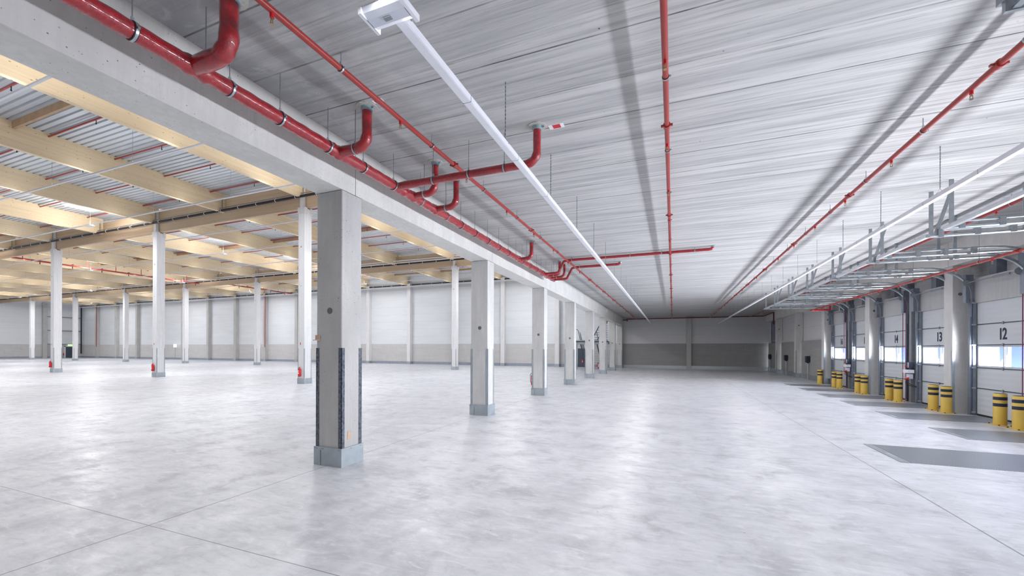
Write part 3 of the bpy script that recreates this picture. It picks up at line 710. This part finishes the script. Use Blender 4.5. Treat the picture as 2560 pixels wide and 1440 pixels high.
xs = [XB0] + HX + [XL]
for rw, yy in enumerate(GY):
    for k in range(len(xs)-1):
        a, b = xs[k], xs[k+1]
        o = MB().box(b+.01, a-.01, yy-.07, yy+.13, 10.82, 12.36).build('timber_girder', M['woodX'], off=((a+b)/2, yy, 10.82))
        tag(o, 'deep timber girder over the %s column row, %s bay from the concrete beam' % (('front', 'back')[rw], ORD[k]), 'girder', 'timber girders across the hall')
BX = [-13.84-7.36*k for k in range(15)]
bays = ((YB, GY[0]-.08, 'front'), (GY[0]+.14, GY[1]-.08, 'middle'), (GY[1]+.14, 49.98, 'far'))
for j, (a, b, nm) in enumerate(bays):
    for k, x in enumerate(BX):
        o = MB().box(x-.12, x+.12, a, b, 11.40, DECK).build('timber_beam', M['woodY'], off=(x, (a+b)/2, 11.4))
        tag(o, 'long timber roof beam of the %s bay, %s from the concrete beam' % (nm, ORD[k]), 'beam', 'timber roof beams of the hall')
tj = 0
for yy, nm in ((9.15, 'front'), (28.2, 'middle'), (46.6, 'far')):
    for k in range(0, 11):
        x0, x1 = BX[k+1]+.12, BX[k]-.12
        o = MB().box(x0-.005, x1+.005, yy-.05, yy+.05, 12.28, DECK-.005).build('timber_trimmer', M['ripple'], off=((x0+x1)/2, yy, 12.28))
        tag(o, 'short timber trimmer under the deck, %s bay, %s gap from the concrete beam' % (nm, ORD[k]), 'trimmer', 'timber trimmers under the roof deck')
# one lit skylight panel in the deck
for xc, yy in ((-40.9, 16.5),):
    loc = (xc, yy, DECK-.05); r = thing('skylight', loc, 'lit white skylight panel in the roof deck at the left', 'skylight')
    MB().box(xc-.5, xc+.5, yy-.8, yy+.8, DECK-.03, DECK-.01).build('glazing', M['skyglaze'], r, loc)
    MB().box(xc-.56, xc-.5, yy-.86, yy+.86, DECK-.06, DECK).box(xc+.5, xc+.56, yy-.86, yy+.86, DECK-.06, DECK).box(xc-.56, xc+.56, yy-.86, yy-.8, DECK-.06, DECK).box(xc-.56, xc+.56, yy+.8, yy+.86, DECK-.06, DECK).build('frame', M['white'], r, loc)

# hall lighting trunks, sprinkler pipes, drain runs
LZ = 10.92; LY = [6.82+4.62*k for k in range(10)]
for k, yy in enumerate(LY):
    loc = (-60, yy, LZ); r = thing('lighting_trunk', loc, 'thin white lighting trunk across the timber roofed hall, %s from the front' % ORD[k], 'lighting trunk', 'lighting trunks across the hall')
    MB().box(XL+1, -7.0, yy-.035, yy+.035, LZ-.03, LZ+.03).build('trunk_body', M['white'], r, loc)
    for q in range(12):
        x = -16.5-3.68*2*q
        MB().cyl((x, yy, LZ), (x, yy, DECK), .007, 6).build('suspension_rod', M['galv'], r, loc)
    if k in (0, 2, 4, 6, 8):
        for x in (-16.6, -38.7, -60.8, -82.9, -105.0): MB().box(x-.4, x+.4, yy-.15, yy+.15, LZ-.10, LZ-.03).build('luminaire', M['signwhite'], r, loc)
HP = [5.2, 7.75, 10.3, 12.85, 15.2, 17.8, 20.3, 22.8, 25.1, 27.9, 30.4, 32.9, 35.4, 39.9, 42.4, 44.9, 47.4]
for k, yy in enumerate(HP):
    loc = (-60, yy, 12.48); r = thing('sprinkler_pipe', loc, 'thin red sprinkler pipe under the corrugated deck, %s from the front' % ORD[k], 'pipe', 'sprinkler pipes under the roof deck')
    for q in range(14):
        x0, x1 = BX[q+1]+.13 if q+1 < len(BX) else XL, BX[q]-.13
        pass
    MB().cyl((BX[13], yy, 12.48), (-8, yy, 12.48), .04, 10).build('pipe_body', M['red'], r, loc)
    for q in range(7):
        x = (BX[q]+BX[q+1])/2+.6
        MB().cyl((x, yy, 12.30), (x, yy, 12.48), .016, 6).cyl((x, yy, 12.26), (x, yy, 12.30), .028, 8).build('sprinkler_head', M['darkpipe'], r, loc)
        x = BX[q]-.6
        MB().box(x-.02, x+.02, yy-.16, yy+.16, 12.52, 12.55).cyl((x, yy-.14, 12.5), (x, yy-.14, DECK), .012, 6).cyl((x, yy+.14, 12.5), (x, yy+.14, DECK), .012, 6).build('pipe_hanger', M['zinc'], r, loc)
# red mains along Y below the beams at the left
for i, (x, a, b, l) in enumerate(((-61.7, 19.3, 37.2, 'red main pipe hung below the beams between the left columns'), (-58.5, 38.2, 49.6, 'red main pipe hung below the beams near the far wall'))):
    loc = (x, a, 11.22); r = thing('hall_main_pipe', loc, l, 'pipe')
    MB().cyl((x, a, 11.22), (x, b, 11.22), .085, 14).build('pipe_body', M['red'], r, loc)
    y = a+1.2
    while y < b:
        MB().cyl((x, y, 11.22), (x, y, 12.48), .035, 8).build('riser', M['red'], r, loc)
        MB().box(x-.2, x+.2, y+1.2, y+1.26, 11.31, 11.36).box(x-.02, x+.02, y+1.2, y+1.26, 10.9, 11.13).build('pipe_hanger', M['darkpipe'], r, loc); y += 2.5
for i, (yy, w_) in enumerate(((18.42, 'front girder'), (37.15, 'back girder'), (49.55, 'far wall top'))):
    z = 11.42; loc = (-60, yy, z); r = thing('drain_pipe', loc, 'dark drain pipe with white straps along the %s' % w_, 'pipe', 'drain pipes across the hall')
    MB().cyl((XL+.5, yy, z), (-6.6, yy, z), .075, 12).build('pipe_body', M['darkpipe'], r, loc)
    MB().box(XL+.5, -6.6, yy-.03, yy+.03, z+.16, z+.19).build('carrier_rail', M['galv'], r, loc)
    x = -13.0; n = 0
    while x > -95:
        s_ = MB().tube([(x-.02, yy, z), (x+.02, yy, z)], .084, 12).box(x-.012, x+.012, yy-.01, yy+.01, z+.07, z+.17)
        if n % 6 == 3: s_.tube([(x-.18, yy, z), (x-.14, yy, z)], .084, 12)
        s_.build('strap', M['signwhite'], r, loc); n += 1; x -= 1.7
    for x in BX[1:11]:
        MB().box(x+.16, x+.2, yy+.1, yy+.14, z+.17, 12.3).build('hanger', M['galv'], r, loc)
# white trunk along the back girder and the far wall top
for yy, z, w_ in ((36.85, 11.72, 'back girder'), (49.3, 11.15, 'top of the far wall')):
    o = MB().box(XL+1, -7, yy-.04, yy+.04, z-.035, z+.035).build('power_trunking', M['white'], off=(-60, yy, z)); tag(o, 'thin white cable trunk along the ' + w_, 'cable trunk')

# far wall pilasters
for k in range(15):
    x = -13.45-7.36*k
    o = MB().box(x-.27, x+.27, 49.45, 50.05, 0, 11.6, .01).build('wall_pilaster', M['hallcol' if k < 5 else 'column'], off=(x, 49.75, 0))
    tag(o, 'concrete pilaster on the far hall wall, %s from the concrete beam' % ORD[k], 'pilaster', 'pilasters on the far hall wall')
    MB().box(x-.29, x+.29, 49.43, 49.45, 0, .36).box(x+.27, x+.29, 49.45, 50.0, 0, .36).build('skirting', M['galvskirt'], o, (x, 49.75, 0))
o = MB().box(XL, XL+.5, 43.8, 44.45, 0, 11.6, .01).build('wall_pilaster', M['column'], off=(XL+.25, 44.1, 0)); tag(o, 'concrete pilaster on the left hall wall left of the exit door', 'pilaster')
o = MB()
for z in (2.95, 5.87, 8.8): o.box(XL, XL+.12, 44.5, 50, z-.09, z+.09)
o.box(XL, XL+.14, 48.65, 48.9, 2.9, 11.6)
o = o.build('steel_framing', M['steel'], off=(XL+.1, 47, 3)); tag(o, 'dark steel wall framing above the exit door', 'framing')
o = MB().box(XL-.0, XL+.05, 44.45, 47.2, .36, 2.85).build('trim_7', M['header']); tag(o, 'pale plinth panel beside the exit door', 'plinth', kind='structure')
dr = thing('door_10', (XL+.05, 48.05, 0), 'dark blue grey exit door in the far left corner under a green sign', 'door', kind='structure')
MB().box(XL+.02, XL+.08, 47.4, 48.7, 0, 2.4).build('door_leaf', M['doorleaf'], dr, (XL+.05, 48.05, 0))
MB().box(XL+.02, XL+.10, 47.2, 47.4, 0, 2.55).box(XL+.02, XL+.10, 48.7, 48.85, 0, 2.55).box(XL+.02, XL+.10, 47.2, 48.85, 2.4, 2.55).build('door_frame', M['hallcol'], dr, (XL+.05, 48.05, 0))
o = MB().box(XL+.1, XL+.2, 47.75, 48.45, 2.6, 2.95).build('exit_sign', M['exit'], off=(XL+.15, 48.1, 2.6)); tag(o, 'green lit exit sign above the dark door in the far left corner', 'sign')
o = MB().box(-89.5, -88.6, 49.4, 49.44, 2.35, 2.95).build('wall_sign', M['lampwhite'], off=(-89, 49.4, 2.35)); tag(o, 'pale lit sign on the far hall wall between the left columns', 'sign')
MB().cyl((-89.0, 49.42, .3), (-89.0, 49.42, 2.35), .03, 8).build('sign_post', M['steel'], o, (-89, 49.4, 2.35))
# vertical pipes on the far wall
for x, l in ((-64.6, 'thin red vertical pipe on the far hall wall behind the columns'), (-116.0, 'thin red vertical pipe near the far left corner')):
    o = MB().cyl((x, 49.35, 2.4), (x, 49.35, 11.4), .06, 10).build('standpipe', M['red'], off=(x, 49.35, 2.4)); tag(o, l, 'pipe')
o = MB().cyl((XL+.9, 49.6, .9), (XL+.9, 49.6, 11.3), .11, 12).build('downpipe', M['darkpipe'], off=(XL+.9, 49.6, .9)); tag(o, 'dark vertical drain pipe in the far left corner', 'pipe')
o = MB().cyl((-48.6, 49.85, .3), (-48.6, 49.85, 3.4), .03, 8).build('conduit', M['steel'], off=(-48.6, 49.85, .3)); tag(o, 'thin grey conduit on the far wall left of the nearest column', 'conduit')

# extinguishers
def extinguisher():
    r = thing('fire_extinguisher', (0, 0, 0), '', 'fire extinguisher', 'red fire extinguishers on columns')
    MB().tube([(0, 0, 0), (0, 0, .02), (0, 0, .44), (0, 0, .50), (0, 0, .53)], .09, 20, [.07, .085, .085, .05, .025]).build('cylinder', M['ext'], r)
    MB().box(-.035, .035, -.088, -.082, .17, .27).box(-.03, .03, -.088, -.082, .32, .38).build('label', M['signwhite'], r)
    MB().obox((-.03, 0, .55), (.09, 0, .60), .02, .012).cyl((0, 0, .53), (0, 0, .56), .018, 8).build('valve', M['black'], r)
    MB().tube([(-.02, 0, .55), (-.09, 0, .55), (-.12, 0, .48), (-.115, 0, .25), (-.10, 0, .12)], .012, 8).build('hose', M['black'], r)
    return r
proto = extinguisher()
el = ['red fire extinguisher on the hall column just left of the nearest grey column', 'red fire extinguisher on the second hall column from the beam', 'red fire extinguisher on the leftmost near hall column']
for i, x in enumerate(HX[:3]):
    inst(proto, i == 0, (x-.02, 18.49, .44), el[i])
    o = MB().box(x-.08, x+.05, 18.575, 18.585, 2.36, 2.56).build('fire_sign', M['signwhite'], off=(x-.1, 18.58, 2.36)); tag(o, 'small fire extinguisher sign above the extinguisher, hall column %s from the beam' % ORD[i], 'sign')
    MB().box(x-.065, x-.005, 18.57, 18.575, 2.38, 2.54).build('red_symbol', M['signred'], o, (x-.1, 18.58, 2.36))
for y, l in ((18.5, 'red fire extinguisher peeking out behind the third concrete column'), (37.25, 'red fire extinguisher peeking out behind the sixth concrete column')):
    inst(proto, False, (-6.262, y+.15, .44), l)
inst(proto, False, (-9.9, 47.9, .5), 'dark red fire extinguisher on the wall under the steel stair')
inst(proto, False, (XL+.25, 47.0, .5), 'red fire extinguisher beside the exit door in the far left corner')

# steel stair with platform
loc = (-8.5, 44, 0); r = thing('steel_stair', loc, 'grey steel stair with platform and railings behind the far columns', 'stair')
mb = MB().box(-9.95, -6.25, 43.0, 44.2, 2.95, 3.03).box(-9.95, -6.25, 43.0, 43.1, 2.72, 3.15).box(-9.95, -6.25, 44.1, 44.2, 2.72, 3.0)
mb.build('platform', M['galv'], r, loc)
MB().box(-9.85, -9.7, 43.1, 43.25, 0, 2.75).box(-6.45, -6.3, 43.1, 43.25, 0, 2.75).box(-9.85, -9.7, 44.0, 44.15, 0, 2.75).build('support_post', M['zinc'], r, loc)
for x in (-9.4, -7.6):
    MB().obox((x, 44.1, 3.0), (x, 47.9, .1), .06, .26).build('stringer', M['bluegrey'], r, loc)
    MB().tube([(x, 44.1, 4.0), (x, 47.9, 1.1)], .03, 8).build('handrail', M['bluegrey'], r, loc)
for i in range(13):
    f = (i+.5)/13
    MB().box(-9.38, -7.62, 44.1+3.8*f-.13, 44.1+3.8*f+.13, 3.0-2.9*f-.02, 3.0-2.9*f+.01).build('tread', M['galv'], r, loc)
    x = -9.4
    MB().cyl((x, 44.1+3.8*f, 3.0-2.9*f), (x, 44.1+3.8*f, 4.0-2.9*f), .015, 6).build('baluster', M['bluegrey'], r, loc)
MB().tube([(-9.9, 43.1, 3.0), (-9.9, 43.1, 4.15), (-9.8, 43.1, 4.3), (-9.5, 43.1, 4.3), (-9.35, 43.1, 4.1), (-9.15, 43.1, 3.1)], .035, 8).build('guard_rail', M['bluegrey'], r, loc)
for x in (-8.05, -7.45):
    MB().obox((x, 43.3, 3.05), (x+1.3, 43.3+.6, 5.7), .05, .1).build('ladder_stringer', M['bluegrey'], r, loc)
for i in range(10):
    f = (i+.5)/10; MB().box(-8.05+1.3*f, -7.42+1.3*f, 43.25+.6*f, 43.4+.6*f, 3.05+2.6*f-.02, 3.05+2.6*f+.02).build('ladder_rung', M['bluegrey'], r, loc)
for i in range(11):
    MB().box(-6.75, -6.35, 43.5, 43.6, 3.2+.24*i, 3.24+.24*i).build('ladder_rung', M['bluegrey'], r, loc)
MB().box(-6.8, -6.75, 43.5, 43.6, 3, 5.8).build('ladder_stringer', M['bluegrey'], r, loc)
dr = thing('door_11', (-10.3, 49.9, 0), 'dark door in the far wall beside the steel stair', 'door', kind='structure')
MB().box(-10.9, -9.9, 49.90, 49.96, 0, 2.3).build('door_leaf', M['doorleaf'], dr, (-10.3, 49.9, 0))

# ------------------------------------------------------------------ lights
def area(name, loc, sx, sy, power, rot, col=(1, 1, 1), spread=PI):
    L = bpy.data.lights.new(name, 'AREA'); L.shape = 'RECTANGLE'; L.size = sx; L.size_y = sy; L.energy = power; L.color = col; L.spread = spread
    o = bpy.data.objects.new(name, L); COL.objects.link(o); o.location = loc; o.rotation_euler = rot; return o
K = 1.0
for k in range(-3, 10):                                                 # LED strips of the hall trunks, plus uplights added to brighten the beams
    yy = 6.82+4.62*k
    if yy < YB+1: continue
    for a, b in ((-122, -83), (-83, -45), (-45, -7.5)):
        area('hall_led_strip', ((a+b)/2, yy, LZ-.045), b-a, .05, 205*K, (0, 0, 0), (.945, .955, 1.0))
        area('hall_fill_uplight', ((a+b)/2, yy, LZ+.045), b-a, .05, 125*K, (PI, 0, 0), (1.0, .99, .97))
for k in (0, 2, 4, 6, 8):                                               # lit luminaires on every second hall trunk
    for x in (-16.6, -38.7, -60.8, -82.9, -105.0):
        area('hall_luminaire_light', (x, LY[k], LZ-.115), .7, .26, 370*K, (0, 0, 0), (.96, .97, 1.0))
        area('hall_luminaire_uplight', (x, LY[k], LZ+.06), 1.5, .2, 300*K, (PI, 0, 0), (1.0, .99, .97))
for a, b in ((-6, 7), (7, 20), (20, 33), (33, 46)):                               # fill strips added under both dock trunks, which are unlit themselves
    q = .45 if a > 30 else 1
    area('dock_fill_strip', (4.60, (a+b)/2, 4.985), .05, b-a, 130*K*q, (0, 0, 0), (1.0, .99, .985))
    area('dock_fill_strip', (-2.22, (a+b)/2, 4.985), .03, b-a, 175*K*q, (0, 0, 0), (1.0, .99, .985))
for c in DC:                                                            # daylight at the dock door windows: sky, and the bright yard below
    area('dock_window_daylight', (9.70, c, 1.95), .75, 2.25, 290*K, (0, PI/2, 0), (.97, .98, 1.0), math.radians(100))
    area('dock_yard_bounce', (10.15, c, 1.25), .9, 2.6, 1150*K*(.7 if c > 25 else 1), (0, PI/2+math.radians(38), 0), (1.0, .972, .93))
W = bpy.data.worlds.new('World'); S.world = W; W.use_nodes = True
W.node_tree.nodes['Background'].inputs[0].default_value = (.85, .92, 1, 1); W.node_tree.nodes['Background'].inputs[1].default_value = 3.0

# ------------------------------------------------------------------ camera
F = 1022.0; TH = math.atan(402/1022); ROLL = math.radians(.19)
cam = bpy.data.cameras.new('camera'); cam.sensor_width = 36.0; cam.lens = F*36/2560; cam.clip_end = 400
cam.shift_y = 153.7/2560; cam.clip_start = .05
co = bpy.data.objects.new('camera', cam); COL.objects.link(co); co.location = (0, 0, 2.143)
co.rotation_euler = (Matrix.Rotation(TH, 3, 'Z') @ Matrix.Rotation(PI/2, 3, 'X') @ Matrix.Rotation(ROLL, 3, 'Z')).to_euler()
S.camera = co
S.view_settings.view_transform = 'Standard'; S.view_settings.look = 'None'; S.view_settings.gamma = 1; S.view_settings.use_curve_mapping = False
S.view_settings.exposure = 0.12
